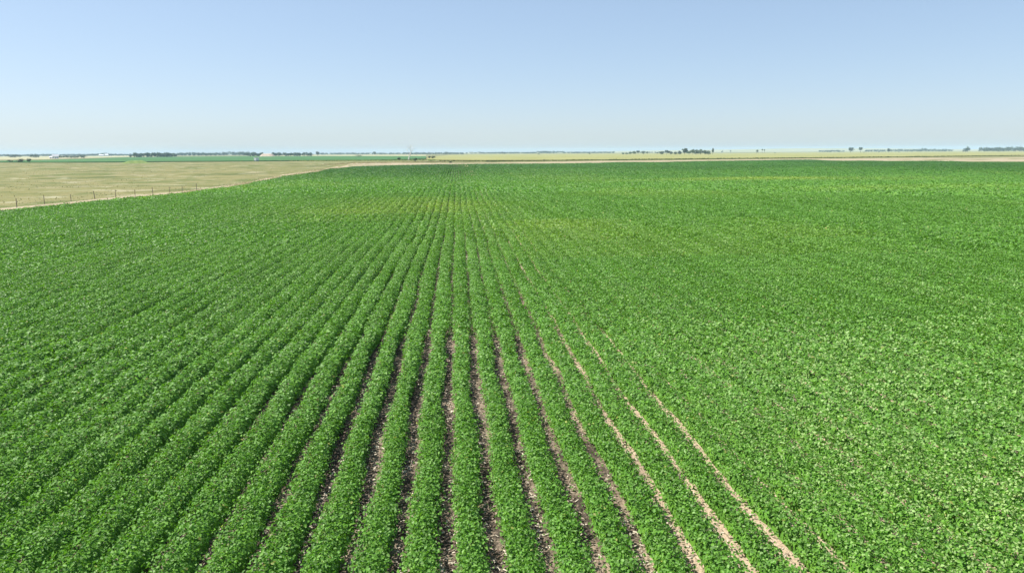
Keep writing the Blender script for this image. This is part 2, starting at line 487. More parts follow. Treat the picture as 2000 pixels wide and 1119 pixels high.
def blades(P, u, flank, s, col, near, r):
    """leaf blades at points P: folded pointed ovals close by, single facets farther off"""
    n = len(P)
    nx = 0.50 * u * np.where(flank, 2.0, 1.0) + r.normal(0, 0.55, n) - 0.10
    ny = r.normal(0, 0.55, n) - 0.03
    N_ = np.stack([nx * 1.2, ny * 1.2, np.ones(n)], -1); N_ /= np.linalg.norm(N_, axis=1)[:, None]
    a = r.uniform(0, 2 * PI, n)
    T = np.stack([np.cos(a), np.sin(a), np.zeros(n)], -1)
    T -= N_ * (T * N_).sum(1)[:, None]; T /= np.linalg.norm(T, axis=1)[:, None]
    B = np.cross(N_, T)
    L = (0.054 * s * r.uniform(0.6, 1.35, n))[:, None]
    W = L * r.uniform(0.30, 0.42, n)[:, None]
    fold = W * r.uniform(0.15, 0.7, n)[:, None]
    V = []; C = []; Q = []; T3 = []
    base = 0
    if near.any():
        p, t, b, nn, l, ww, ff, c = (q[near] for q in (P, T, B, N_, L, W, fold, col)); m = len(p)
        v = np.stack([p - t * l * 0.5 - nn * ff * 0.4, p - t * l * 0.14 + b * ww + nn * ff, p + t * l * 0.20 + b * ww * 0.8 + nn * ff * 0.6,
                      p + t * l * 0.55 - nn * ff * 0.7, p + t * l * 0.20 - b * ww * 0.8 + nn * ff * 0.6, p - t * l * 0.14 - b * ww + nn * ff], 1)
        i = np.arange(m)[:, None] * 6
        Q.append(np.concatenate([i + np.array([[0, 3, 2, 1]]), i + np.array([[0, 5, 4, 3]])]))
        V.append(v.reshape(-1, 3)); C.append(np.repeat(c, 6, 0)); base = m * 6
    fr = ~near
    if fr.any():
        p, t, b, nn, l, ww, ff, c = (q[fr] for q in (P, T, B, N_, L, W, fold, col)); m = len(p)
        v = np.stack([p - t * l * 0.55 - b * ww * 0.5, p + b * ww * 1.75, p + t * l * 0.62 - b * ww * 0.6], 1)
        i = base + np.arange(m)[:, None] * 3
        T3.append(i + np.array([[0, 2, 1]]))
        V.append(v.reshape(-1, 3)); C.append(np.repeat(c, 3, 0))
    return (np.concatenate(V), np.concatenate(Q) if Q else None, np.concatenate(T3) if T3 else None, np.concatenate(C))

def place_leaves(h, w, s, n, r):
    """cross-row offset, height and side of n leaves in a canopy h high and 2w wide"""
    u = r.uniform(-1, 1, n)
    flank = (r.random(n) < 0.24)
    u = np.where(flank, np.sign(u) * r.uniform(0.84, 1.05, n), u)
    top = h * (1 - 0.13 * np.abs(u) ** 4)
    depth = np.abs(r.normal(0, 0.095, n)) * (1 + 0.12 * s) - 0.02
    stick = r.random(n) < 0.05                                            # young leaves standing above the canopy
    z = np.where(flank, r.uniform(0.10, 0.74, n) * h, np.maximum(top - depth + np.where(stick, 0.07, 0.0), 0.05))
    return u, flank, u * w + r.normal(0, 0.05, n), z

TILE = 8.0
TILE_NEAR, TILE_MID, TILE_FAR = 25.0, 52.0, 108.0
def tiled(xr, y0, y1):
    """stretches of a row, 8 m each, that are far enough to be copies of ready-made stretches"""
    out = {}
    for k in range(int(y0 // TILE), int(y1 // TILE) + 1):
        yc = (k + 0.5) * TILE; d = math.hypot(xr, yc)
        if not (TILE_NEAR < d < TILE_FAR) or k * TILE < y0 or (k + 1) * TILE > y1: continue
        if not in_field(np.full(3, xr), np.array([k * TILE, yc, (k + 1) * TILE])).all(): continue
        out[k] = d
    return out

def row_leaves(xr, r):
    y0, y1 = row_range(xr)
    if y1 <= y0: return None
    yy = np.concatenate([np.arange(math.floor(y0 * 2) / 2, min(y1, 120), 0.5), np.arange(max(math.floor(y0 * 2) / 2, 120), y1, 4.0), [y1]])
    if len(yy) < 2: return None
    tl = tiled(xr, y0, y1)
    ym = (yy[1:] + yy[:-1]) / 2
    ins = in_field(np.full_like(ym, xr), ym)
    if tl: ins = ins & ~np.isin(np.floor(ym / TILE).astype(int), list(tl))
    lam = leaf_density(np.sqrt(xr ** 2 + ym ** 2 + H * H)) * SP * np.diff(yy) * ins
    cnt = r.poisson(np.maximum(lam, 0))
    n = int(cnt.sum())
    if n < 2: return (None, tl) if tl else None
    k = np.repeat(np.arange(len(ym)), cnt)
    y = yy[k] + (yy[k + 1] - yy[k]) * r.random(n)
    h, w = canopy(xr, y)
    d = np.sqrt(xr ** 2 + y ** 2 + H * H)
    s = leaf_scale(d)
    u, flank, dx, z = place_leaves(h, w, s, n, r)
    x = row_axis(xr, y) + dx
    P = np.stack([x, y, z + terr(x, y)], -1)
    return blades(P, u, flank, s, plant_colour(x, y, r.random((n, 2))), d < 17.5, r), tl

TILE_GAPS = (0.05, 0.11, 0.17, 0.24)
_tiles = {}
def tile_mesh(gi, dry, lod, var):  # dry: tile whose leaf colours hold painted sunlit paling
    key = (gi, dry, lod, var)
    if key in _tiles: return _tiles[key]
    r = np.random.default_rng(9000 + gi * 100 + dry * 50 + lod * 20 + var)
    s0 = (1.4, 2.3)[lod]
    n = int(BASE / s0 ** 2 * SP * TILE)
    y = r.uniform(0, TILE, n)
    seed = 31.0 * var + 7.7 * gi + 400
    h, w = canopy(seed, y + 50 * var, TILE_GAPS[gi] * (1 + 0.6 * (vnoise(y, np.full(n, seed), 1.6, 1) - 0.5)))
    s = np.full(n, s0)
    u, flank, dx, z = place_leaves(h, w, s, n, r)
    P = np.stack([dx, y - TILE / 2, z], -1)
    c = leaf_variety(np.repeat(BASECOL[None], n, 0), r.random((n, 2)), np.full(n, 0.45 * dry), np.full(n, 0.45 + 0.55 * lod))
    V, Q, T3, C = blades(P, u, flank, s, c, np.zeros(n, bool), r)
    _tiles[key] = np_mesh('leaves', V, quads=Q, tris=T3, mat=M_soy, col=C)
    return _tiles[key]

def add_tiles(e, org, xr, tl, r):
    for k, d in tl.items():
        yc = (k + 0.5) * TILE
        g = float(gap_width(np.array([xr]), np.array([yc]))[0])
        gi = int(np.argmin([abs(g + r.normal(0, 0.02) - q) for q in TILE_GAPS]))
        dry = int(r.random() < float(sunlit_paling(np.array([xr]), np.array([yc]))[0]) * 1.6)  # chooses tiles with the sunlit side painted paler
        me = tile_mesh(gi, dry, 0 if d < TILE_MID + r.normal(0, 3) else 1, int(r.integers(0, 5)))
        o = obj('leaves', me, e)
        z0, z1 = float(terr(xr, yc - TILE / 2)), float(terr(xr, yc + TILE / 2))
        xa = float(row_axis(xr, yc))
        o.location = (xa - org[0], yc - org[1], (z0 + z1) / 2 - org[2])
        flip = r.random() < 0.5
        sl_ = math.atan2(z1 - z0, TILE)
        o.rotation_euler = (-sl_ if flip else sl_, 0, PI if flip else 0)
        t = plant_tint(np.array([xr]), np.array([yc]))[0] / BASECOL * r.uniform(0.93, 1.07)
        o.color = (*t, 1)
        o['kind'] = 'stuff'

def row_hull(xr, r):
    """the row's inner foliage: a ragged arched body under the outer leaves"""
    y0, y1 = row_range(xr)
    ys = [y0]
    while ys[-1] < y1:
        d = math.hypot(xr, ys[-1])
        ys.append(ys[-1] + float(np.clip(d * 0.016, 0.22, 4.5)) * r.uniform(0.8, 1.2))
    y = np.array(ys); y = np.minimum(y, y1)
    ok = in_field(np.full_like(y, xr), y)
    brk = np.cumsum(~ok)[ok]                 # the outline may cut a row in two: no body across the cut
    y = y[ok]
    if len(y) < 2: return None
    h, w = canopy(xr, y)
    d = np.sqrt(xr ** 2 + y ** 2)
    f = 0.80 + 0.12 * smooth(22, 120, d)         # share of the canopy's width
    fz = 0.58 + 0.32 * smooth(22, 120, d)        # share of its height
    us = np.array([-1.0, -0.72, 0.0, 0.72, 1.0]); zs = np.array([0.0, 0.66, 0.97, 0.66, 0.0])
    x0 = row_axis(xr, y)
    m = len(y)
    jx = r.normal(0, 0.02, (m, 5)); jz = r.normal(0, 0.03, (m, 5)) * (1 + smooth(40, 150, d))[:, None]
    X = x0[:, None] + us[None] * (w * f)[:, None] + jx
    Z = zs[None] * (h * fz)[:, None] + jz * (zs > 0)[None] + np.where(zs > 0, 0, 0.01)[None]
    Y = np.repeat(y[:, None], 5, 1)
    Z = Z + terr(X, Y)
    V = np.stack([X, Y, Z], -1).reshape(-1, 3)
    run = np.arange(m - 1)[brk[1:] == brk[:-1]]
    if len(run) < 1: return None
    a = (run[:, None] * 5 + np.arange(4)[None]).reshape(-1)
    Q = np.stack([a, a + 1, a + 6, a + 5], -1)
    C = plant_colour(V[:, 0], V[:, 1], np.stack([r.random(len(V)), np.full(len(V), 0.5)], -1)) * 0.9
    return V, Q, C

n_min = int(math.floor((x_left(300.0) - 20 - ROW0) / SP)); n_min = min(n_min, int((EL[:, 0].min() - ROW0) / SP))
n_max = int((EFs[:, 0].max() - ROW0) / SP)
rows = []
tri_total = 0
for n in range(n_min, n_max + 1):
    xr = ROW0 + n * SP
    r = np.random.default_rng(1000 + n)
    lv = row_leaves(xr, r)
    if lv is None: continue
    hu = row_hull(xr, r)
    if hu is None: continue
    rows.append((n, xr, lv, hu, r))
ORD = ['', 'first', 'second', 'third', 'fourth', 'fifth', 'sixth', 'seventh', 'eighth', 'ninth', 'tenth', 'eleventh', 'twelfth', 'thirteenth', 'fourteenth', 'fifteenth', 'sixteenth']
rows_thing = rows[:300]
rows_rest = rows[300:]
for n, xr, (lv, tl), hu, r in rows_thing:
    y0 = float(hu[0][:, 1].min())
    org = np.array([xr, y0, float(terr(xr, y0))])
    if -9 <= n <= 10:
        # told apart by counting from the palest, widest bare strip
        k = 7 - n if n <= 6 else n - 6
        lab = f"{ORD[k]} soybean row from the palest bare soil strip, counting {'towards the fenced pasture' if n <= 6 else 'away from the fenced pasture'}"
        grp = 'soybean rows with bare soil between them'
    elif n < -9:
        lab, grp = 'leafy soybean row between the bare soil strips and the fenced pasture, shadowed gaps beside it', 'soybean rows towards the fenced pasture'
    else:
        lab, grp = 'leafy soybean row merged with its neighbours into closed canopy, away from the fence', 'soybean rows of the closed canopy'
    e = empty('soybean_row', org)
    tag(e, lab, 'crop row', grp)
    Q = T3 = None
    if lv is not None:
        V, Q, T3, C = lv
        a = obj('leaves', np_mesh('leaves', V - org, quads=Q, tris=T3, mat=M_soy, col=C), e); a['kind'] = 'stuff'
    add_tiles(e, org, xr, tl, r)
    b = obj('inner_foliage', np_mesh('inner_foliage', hu[0] - org, quads=hu[1], mat=M_soyhull, col=hu[2]), e)
    tri_total += len(T3) if T3 is not None else 0
    tri_total += 2 * (len(Q) if Q is not None else 0) + 2 * len(hu[1])
if rows_rest:
    V = []; Q = []; T3 = []; C = []; b = 0
    for n, xr, (lv, tl), hu, r in rows_rest:
        V.append(lv[0]); C.append(lv[3])
        if lv[1] is not None: Q.append(lv[1] + b)
        if lv[2] is not None: T3.append(lv[2] + b)
        b += len(lv[0])
        V.append(hu[0]); C.append(hu[2]); Q.append(hu[1] + b); b += len(hu[0])
    o = obj('soybean_canopy', np_mesh('soybean_canopy', np.concatenate(V), quads=np.concatenate(Q), tris=np.concatenate(T3), mat=M_soy, col=np.concatenate(C)))
    tag(o, 'unbroken green soybean canopy in the far corner by the wide dirt track', 'soybean crop', kind='stuff')
    tri_total += sum(map(len, T3)) + 2 * sum(map(len, Q))
print('rows', len(rows), 'crop triangles', tri_total)

# ------------------------------------------------------------------ straw and clods lying in the gaps
def scatter_residue():
    V = []; C = []; r = np.random.default_rng(5)
    P = []; S = []
    for n in range(-16, 17):
        xg = ROW0 + (n + 0.5) * SP
        lo = max(7.0, (abs(xg) - 6) / 0.8); hi = 70.0 if abs(n) < 11 else 32.0
        ys = []
        y = lo
        m = (1500 if n < 5 else 450) if abs(n) < 11 else 500
        y = lo * (hi / lo) ** r.random(m)
        x = row_axis(xg, y) + r.normal(0, 0.13, m)
        clump = vnoise(x * 4, y, 1.1, 5)
        k = clump + 0.25 * r.random(m) > 0.48
        P.append(np.stack([x[k], y[k], terr(x[k], y[k]) + 0.028 + 0.012 * r.random(k.sum())], -1))
        S.append(np.clip(y[k] / 22, 1, 2.2))
    P = np.concatenate(P); S = np.concatenate(S); m = len(P)
    a = r.uniform(0, 2 * PI, m); tilt = r.normal(0, 0.25, m)
    T = np.stack([np.cos(a), np.sin(a), tilt * 0.5], -1); B = np.stack([-np.sin(a), np.cos(a), r.normal(0, 0.3, m)], -1)
    L = (r.uniform(0.012, 0.055, m) * S)[:, None]; W = (r.uniform(0.006, 0.018, m) * S)[:, None]
    up = np.array([[0, 0, 1.0]]) * W * 0.7
    v = np.stack([P - T * L - B * W, P + T * L - B * W, P + T * L + B * W, P - T * L + B * W, P - T * L * 0.9 + up, P + T * L * 0.9 + up], 1).reshape(-1, 3)
    i = np.arange(m)[:, None] * 6
    q = np.concatenate([i + np.array([[0, 1, 5, 4]]), i + np.array([[2, 3, 4, 5]])])
    t = r.random((m, 1))
    c = np.where(t < 0.25, np.array([[0.12, 0.085, 0.06]]), np.where(t < 0.6, np.array([[0.33, 0.27, 0.20]]), np.array([[0.50, 0.44, 0.34]]))) * (0.75 + 0.5 * r.random((m, 1)))
    o = obj('crop_residue', np_mesh('crop_residue', v, quads=q, mat=M_residue, col=np.repeat(c, 6, 0)))
    tag(o, 'scattered pale straw and stalk litter on the soil strips', 'straw litter', kind='stuff')
scatter_residue()

# ------------------------------------------------------------------ grass tufts of the pasture, the field margin and the grassland edge
def tufts(name, P, hgt, cols, label, seed, cat='grass', wid=0.5):
    r = np.random.default_rng(seed)
    m = len(P); k = 3
    P = np.repeat(P, k, 0); hgt = np.repeat(hgt, k) * r.uniform(0.6, 1.2, m * k); n = m * k
    a = r.uniform(0, 2 * PI, n); lean = r.normal(0, 0.35, (n, 2))
    w = (hgt * wid * r.uniform(0.6, 1.3, n))[:, None]
    T = np.stack([np.cos(a), np.sin(a), np.zeros(n)], -1)
    off = np.stack([r.normal(0, 0.3, n) * hgt, r.normal(0, 0.3, n) * hgt, np.zeros(n)], -1)
    top = np.stack([lean[:, 0] * hgt, lean[:, 1] * hgt, hgt], -1)
    p = P + off
    v = np.stack([p - T * w * 0.35, p + T * w * 0.35, p + top * 0.7 + T * w * 0.5, p + top, p + top * 0.65 - T * w * 0.5], 1).reshape(-1, 3)
    i = np.arange(n)[:, None] * 5
    tr = np.concatenate([i + np.array([[0, 1, 2]]), i + np.array([[0, 2, 4]]), i + np.array([[4, 2, 3]])])
    cols = np.asarray(cols); c = cols[r.integers(0, len(cols), n)] * r.uniform(0.75, 1.25, (n, 1))
    o = obj(name, np_mesh(name, v, tris=tr, mat=M_grassblade, col=np.repeat(c, 5, 0)))
    return tag(o, label, cat, kind='stuff')

r = np.random.default_rng(11)
# margin of the field along the fence
m = 5200
y = 78 + (np.max(EL[:, 1]) - 78) * r.random(m) ** 1.4
x = x_left(y) - 0.3 - np.abs(r.normal(0, 1.0, m)) * (1 + y / 150)
tufts('field_margin_grass', np.stack([x, y, terr(x, y)], -1), r.uniform(0.10, 0.26, m), [(0.46, 0.42, 0.25), (0.40, 0.38, 0.19), (0.52, 0.46, 0.30)],
      'tall pale dry grass along the fenced edge of the soybeans', 12)
# open pasture: sparse tussocks
m = 6000
y = 80 * (560 / 80.0) ** r.random(m)
x = x_left(np.minimum(y, 400)) - 2 - (0.72 * y + 10) * r.random(m)
k = (vnoise(x, y, 14, 2) * 0.6 + vnoise(x, y, 5, 3) * 0.4 > 0.42) & (y < 545)
x, y = x[k], y[k]
tufts('pasture_tussocks', np.stack([x, y, terr(x, y)], -1), r.uniform(0.04, 0.10, len(x)) * (1 + y / 500), [(0.30, 0.29, 0.14), (0.34, 0.32, 0.18), (0.27, 0.28, 0.12)],
      'short tussocks of tan and olive grass over the pasture', 13, wid=1.3)

def along(px_line, n, depth=4.0, seed=1):
    r = np.random.default_rng(seed)
    L = np.array(px_line, float)
    xs = r.uniform(L[0, 0], L[-1, 0], n)
    out = []
    for x in xs:
        g = ground_at(x, np.interp(x, L[:, 0], L[:, 1]))
        g = g + np.array([r.normal(0, depth * 0.3), r.normal(0, depth), 0]); g[2] = float(terr(g[0], g[1]))
        out.append(g)
    return np.array(out)
ditch = [(860, 315.5), (952, 316), (1100, 314.4), (1250, 312.8), (1450, 310.6), (1580, 309.4), (1750, 307.6), (2000, 304.6), (2150, 303.3)]
P = along(ditch, 3400, 4.0, 3)
k = vnoise(P[:, 0], P[:, 1], 16, 1) > 0.30
P = P[k]
tufts('ditch_weeds', P, np.random.default_rng(4).uniform(0.4, 1.0, len(P)), [(0.15, 0.17, 0.05), (0.20, 0.21, 0.065), (0.12, 0.14, 0.045)],
      'dark olive weeds along the ditch between dirt track and grassland', 15, 'weeds', wid=0.9)
P = along([(480, 315.6), (560, 315.0), (710, 314.6), (775, 314.2), (850, 313.4)], 1200, 5.0, 6)
tufts('strip_grass', P, np.random.default_rng(8).uniform(0.4, 0.9, len(P)), [(0.24, 0.31, 0.08), (0.34, 0.36, 0.12), (0.18, 0.25, 0.06)],
      'yellow-green grass strip between the pasture and the far green crop', 16, wid=1.0)
P = along([(640, 322), (690, 319.4), (780, 317.5), (870, 316.5)], 900, 8.0, 9)
tufts('tan_grass', P, np.random.default_rng(8).uniform(0.2, 0.5, len(P)), [(0.42, 0.33, 0.19), (0.40, 0.36, 0.18)],
      'tan dry grass around the base of the bare dead tree', 17, wid=1.0)

# ------------------------------------------------------------------ wire fence along the pasture edge
posts_px = [(33, 405.6), (87, 399.2), (139, 394.2), (185.5, 389.6), (226, 386.2), (264, 383.5), (299, 381.5), (332, 377.8), (356, 375.4), (384, 372)]
fence = empty('wire_fence', ground_at(*posts_px[0]))
tag(fence, 'dark wooden post and wire fence between pasture and soybeans', 'fence')
fo = np.array(fence.location)
pts = []
for i, (px, py) in enumerate(posts_px):
    g = ground_at(px, py)
    hgt = 1.12 + 0.12 * math.sin(i * 2.3)
    lean = Vector((0.05 * math.sin(i * 1.7), 0.05 * math.cos(i * 2.9), 1)).normalized()
    mb = MB(); b = Vector(g - fo)
    rr = 0.052 if i % 3 == 0 else 0.042
    mb.tube(b - lean * 0.2, b + lean * hgt * 0.55, rr, rr * 0.95, 8); mb.tube(b + lean * hgt * 0.55, b + lean * hgt, rr * 0.94, rr * 0.82, 8)
    mb.build('fence_post', M_post, fence)
    pts.append((b, lean, hgt))
for hz in (0.42, 0.78, 1.1):
    mb = MB()
    for (b0, l0, h0), (b1, l1, h1) in zip(pts[:-1], pts[1:]):
        p = b0 + l0 * hz; q = b1 + l1 * hz
        mid = (p + q) / 2 - Vector((0, 0, 0.03))
        mb.tube(p, mid, 0.004, 0.004, 3, False); mb.tube(mid, q, 0.004, 0.004, 3, False)
    mb.build('wire', M_wire, fence)

# ------------------------------------------------------------------ trees and shrubs
GREENS = {'dark': [(0.035, 0.060, 0.024), (0.045, 0.080, 0.030), (0.028, 0.050, 0.020)],
          'mid': [(0.060, 0.105, 0.035), (0.080, 0.130, 0.045), (0.045, 0.085, 0.028)],
          'light': [(0.110, 0.160, 0.070), (0.130, 0.185, 0.085), (0.085, 0.130, 0.055)],
          'yellow': [(0.190, 0.240, 0.070), (0.15, 0.21, 0.055), (0.24, 0.28, 0.09)]}

def crown_points(r, n, hgt, wid, bottom, lobes):
    """leaf-clump positions in several overlapping lobes, shell-heavy"""
    P = []; N_ = []
    cen = []
    for i in range(lobes):
        a = r.uniform(0, 2 * PI); q = r.uniform(0.0, 0.33) * wid
        zc = bottom + (hgt - bottom) * r.uniform(0.25, 0.78)
        rad = wid * r.uniform(0.20, 0.34) * (1.1 - 0.35 * (zc - bottom) / max(hgt - bottom, 0.1))
        cen.append((np.array([q * math.cos(a), q * math.sin(a), zc]), rad))
    cen.append((np.array([0, 0, bottom + (hgt - bottom) * 0.6]), wid * 0.33))
    vz = (hgt - bottom) / wid
    per = n // len(cen) + 1
    for c, rad in cen:
        d = r.normal(size=(per, 3)); d /= np.linalg.norm(d, axis=1)[:, None]
        q = rad * r.uniform(0.35, 1.08, per)[:, None] ** 0.7 if rad < 1 else rad * r.uniform(0.3, 1.08, per)[:, None]
        p = c + d * q * np.array([1, 1, max(0.55, min(1.3, vz))])
        P.append(p); N_.append(d)
    P = np.concatenate(P); N_ = np.concatenate(N_)
    P[:, 2] = np.clip(P[:, 2], bottom * 0.85, hgt)
    return P, N_, cen

def clump_mesh(name, P, N_, size, cols, r):
    n = len(P)
    Nn = N_ + r.normal(0, 0.5, (n, 3)) + np.array([0, 0, 0.35]); Nn /= np.linalg.norm(Nn, axis=1)[:, None]
    T = r.normal(size=(n, 3)); T -= Nn * (T * Nn).sum(1)[:, None]; T /= np.linalg.norm(T, axis=1)[:, None]
    B = np.cross(Nn, T)
    s = (size * r.uniform(0.6, 1.4, n))[:, None]
    v = np.stack([P - T * s, P - B * s * 0.7 + Nn * s * 0.2, P + T * s * 1.1, P + B * s * 0.6 - Nn * s * 0.15], 1).reshape(-1, 3)
    i = np.arange(n)[:, None] * 4
    t = np.concatenate([i + np.array([[0, 1, 2]]), i + np.array([[0, 2, 3]])])
    cols = np.asarray(cols)
    c = cols[r.integers(0, len(cols), n)] * r.uniform(0.75, 1.25, (n, 1))
    return np_mesh(name, v, tris=t, mat=M_treeleaf, col=np.repeat(c, 4, 0))

def tree(px, dist, top_y, wpx, tone, label, name='tree', cat='tree', trunk=0.12, group=None, n=420, lobes=6, seed=None):
    g = at_dist(px, dist)
    m_px = dist / F
    base_y = horizon(px) + H / m_px
    hgt = max(0.8, (base_y - top_y) * m_px); wid = wpx * 1.3 * m_px
    r = np.random.default_rng(int(px * 31) if seed is None else seed)
    e = empty(name, g)
    tag(e, label, cat, group)
    bottom = hgt * trunk
    P, N_, cen = crown_points(r, n, hgt, wid, bottom, lobes)
    obj('crown', clump_mesh('crown', P, N_, max(0.16, 0.105 * min(hgt, wid) ** 0.9), GREENS[tone], r), e)
    mb = MB()
    rad = 0.022 * hgt + 0.03
    fork = Vector((r.normal(0, 0.02) * hgt, r.normal(0, 0.02) * hgt, bottom + 0.18 * (hgt - bottom)))
    mb.tube((0, 0, -0.2), fork * 0.6, rad * 1.15, rad * 0.85, 7); mb.tube(fork * 0.6, fork, rad * 0.85, rad * 0.7, 7)
    for c, q in cen:
        mid = (fork + Vector(c)) / 2 - Vector((0, 0, 0.04 * hgt))
        mb.tube(fork, mid, rad * 0.5, rad * 0.32, 5); mb.tube(mid, Vector(c), rad * 0.32, rad * 0.12, 5)
    mb.build('trunk', M_bark, e)
    return e

# shrubs and trees one can tell apart, from the pasture side to the far corner
tree(38, 735, 309.2, 15, 'dark', 'wide dark bush in the pale field, before the green crop strip', 'bush', 'bush', 0.05, lobes=7)
tree(20, 760, 310.6, 9, 'light', 'pale grey-green bush next to the wide dark bush', 'bush', 'bush', 0.05)
tree(54, 740, 308.0, 6.5, 'mid', 'small upright dark bush beside the wide dark bush', 'bush', 'bush', 0.1)
for i, (x, w, t) in enumerate([(20, 9, 302.9), (28, 10, 302.2), (37, 9, 302.8)]):
    tree(x, 1900, t, w, 'dark', f'{ORD[3 - i]} dark tree of the clump behind the wide bush, counting from the farmhouse side', 'tree', group='trees behind the wide bush', n=260)
for i, (x, w, t) in enumerate([(62, 8, 302.0), (68, 9, 302.2), (74, 7, 303.4)]):
    tree(x, 1850, t, w, 'dark', f'{ORD[i + 1]} dark tree of the clump before the farmhouse, counting from the wide bush side', 'tree', group='trees before the farmhouse', n=260)
for i, (x, w, t) in enumerate([(117, 8, 303.2), (124, 7, 304), (131, 8, 303.4), (138, 7, 304), (144, 8, 303.4), (151, 7, 304.2), (158, 9, 302.6), (164, 7, 303.6)]):
    tree(x, 1500, t, w, 'dark', f'{ORD[i + 1]} dark shelterbelt tree counting from the white farmhouse', 'tree', group='farmhouse shelterbelt trees', n=220)
for i, (x, w, t) in enumerate([(181, 7, 299.8), (190, 8, 299.6), (203, 9, 299.0), (213, 8, 299.4), (219, 6, 300.4)]):
    tree(x, 3000, t, w, 'dark', f'{ORD[i + 1]} hazy tree around the two far white barns, counting from the shelterbelt side', 'tree', group='trees around the far white barns', n=200)
tree(254, 1500, 302.6, 5, 'dark', 'single dark tree at the end of the long hazy wood', n=240)
tree(620, 1900, 296.2, 8, 'dark', 'tall dark tree at the far end of the tree belt past the earth bank', n=320)
tree(700, 1250, 303.0, 18, 'mid', 'broad low bush mass at the back edge of the green crop', 'bush', 'bush', 0.05)
tree(732, 2300, 296.2, 6, 'dark', 'slim hazy tree on the tan field behind the green crop', n=240)
tree(761, 2600, 299.0, 4, 'dark', 'tiny hazy tree standing between slim tree and dead tree', n=160)
tree(779, 650, 307.4, 8.5, 'dark', 'small round dark bush near the bare dead tree', 'bush', 'bush', 0.06, n=320)
tree(811, 500, 308.8, 8.5, 'mid', 'little shrub tree with open crown at the edge of the dirt track', 'small_tree', 'tree', 0.30, n=260)
tree(806, 640, 309.6, 6, 'light', 'grey-green weedy bush at the foot of the dead tree', 'bush', 'bush', 0.05, n=200)
tree(839, 800, 304.2, 5.5, 'dark', 'narrow dark bush at the corner of the grassland', 'bush', 'bush', 0.08, n=260)
tree(846.5, 790, 304.4, 7.5, 'dark', 'rounder dark bush next to the narrow bush at the grassland corner', 'bush', 'bush', 0.06, n=300)
tree(845, 540, 312.6, 14, 'yellow', 'low spreading yellow-green bush by the dirt track', 'bush', 'bush', 0.03, n=300)
tree(825, 600, 310.8, 10, 'yellow', 'low yellow-green weeds between shrub tree and corner bushes', 'bush', 'bush', 0.03, n=220)
tree(879, 470, 316.4, 6, 'dark', 'very low dark bush at the edge of the soybeans', 'bush', 'bush', 0.02, n=200)
tree(952, 505, 314.4, 9, 'dark', 'low dark ditch bush alone on the grassy verge', 'bush', 'bush', 0.02, n=260)
tree(872, 2500, 296.4, 11, 'dark', 'broad dark hazy tree rising above the horizon treeline', n=300)
for i, (x, w, t) in enumerate([(912, 7, 297.4), (921, 8, 296.8), (929, 6, 297.2), (936, 7, 296.6)]):
    tree(x, 2900, t, w, 'dark', f'{ORD[i + 1]} hazy tree of the small horizon row, counting from the broad hazy tree', group='hazy trees in the small row', n=180)
tree(981, 2300, 296.6, 2.6, 'dark', 'thin pole-like hazy tree on the grassland horizon', n=140)
tree(985, 2300, 298.2, 4, 'dark', 'short bushy hazy tree next to the thin pole-like one', n=140)
tree(1052, 1700, 299.8, 5, 'dark', 'tiny dark bush on the grassland below the raised horizon wood', 'bush', 'bush', 0.05, n=140)
tree(1151, 1900, 298.2, 4, 'dark', 'tiny dark bush at the grassland rim beside the tree clusters', 'bush', 'bush', 0.05, n=140)
for i, (x, w, t) in enumerate([(1217, 8, 297.8), (1224, 8, 297.4), (1231, 8, 296.2), (1238, 9, 294.6), (1246, 8, 293.8)]):
    tree(x, 1700, t, w, 'mid' if i < 4 else 'dark', f'{ORD[i + 1]} tree of the wedge-shaped cluster, counting from its low end', group='trees of the wedge-shaped cluster', n=260)
tree(1256, 1800, 294.6, 6.5, 'dark', 'single dark tree just past the wedge-shaped cluster', n=240)
tree(1264, 1900, 296.6, 7, 'dark', 'low dark bush following the single tree past the wedge-shaped cluster', 'bush', 'bush', 0.05, n=160)
tree(1284, 1900, 296.8, 3.4, 'dark', 'tiny dark tree alone before the larger tree cluster', n=140)
for i, (x, w, t) in enumerate([(1293, 8, 295.2), (1302, 11, 293.2), (1311, 8, 295.4), (1319, 8, 296), (1327, 8, 294.6)]):
    tree(x, 1480, t, w, 'dark', f'{ORD[5 - i]} dark tree beside the tallest round tree of the larger cluster', group='dark trees of the larger cluster', n=320)
tree(1337, 1400, 288.8, 12.5, 'dark', 'tallest dark round tree of the larger tree cluster', n=520, lobes=8)
for i, (x, w, t) in enumerate([(1346, 9, 294.0), (1353, 9, 291.4), (1361, 10, 292.0), (1369, 10, 291.6), (1377, 9, 293.0), (1384, 8, 294.0)]):
    tree(x, 1380, t, w, 'light', f'{ORD[i + 1]} paler green tree counting from the tallest tree of the larger cluster', group='paler trees of the larger cluster', n=340)
tree(1392.5, 1380, 289.8, 5.5, 'dark', 'tall slim dark tree ending the larger tree cluster', n=300, trunk=0.3)
tree(1411, 3300, 294.0, 4, 'dark', 'faint tiny tree past the larger cluster on the horizon', n=120)
tree(1427, 3300, 293.0, 3, 'dark', 'faint thin tree on the hazy swell past the larger cluster', n=120)
tree(1478.5, 1900, 292.6, 4, 'dark', 'short dark tree on the grassland beside two thin-stemmed trees', n=200)
tree(1489, 1950, 291.6, 3.6, 'dark', 'thin-stemmed tree with small top, nearer the short dark tree', n=140, trunk=0.6, lobes=3, group='thin-stemmed pair')
tree(1493, 1950, 292.0, 3.0, 'dark', 'thin-stemmed tree with small top, second after the short dark tree', n=120, trunk=0.6, lobes=3, group='thin-stemmed pair')
tree(1515, 2000, 297.6, 5, 'dark', 'tiny flat bush on the open grassland past the thin-stemmed trees', 'bush', 'bush', 0.05, n=100)
tree(1661, 2250, 288.8, 11, 'dark', 'wide-crowned lone tree of the pair on open grassland', n=320, trunk=0.35)
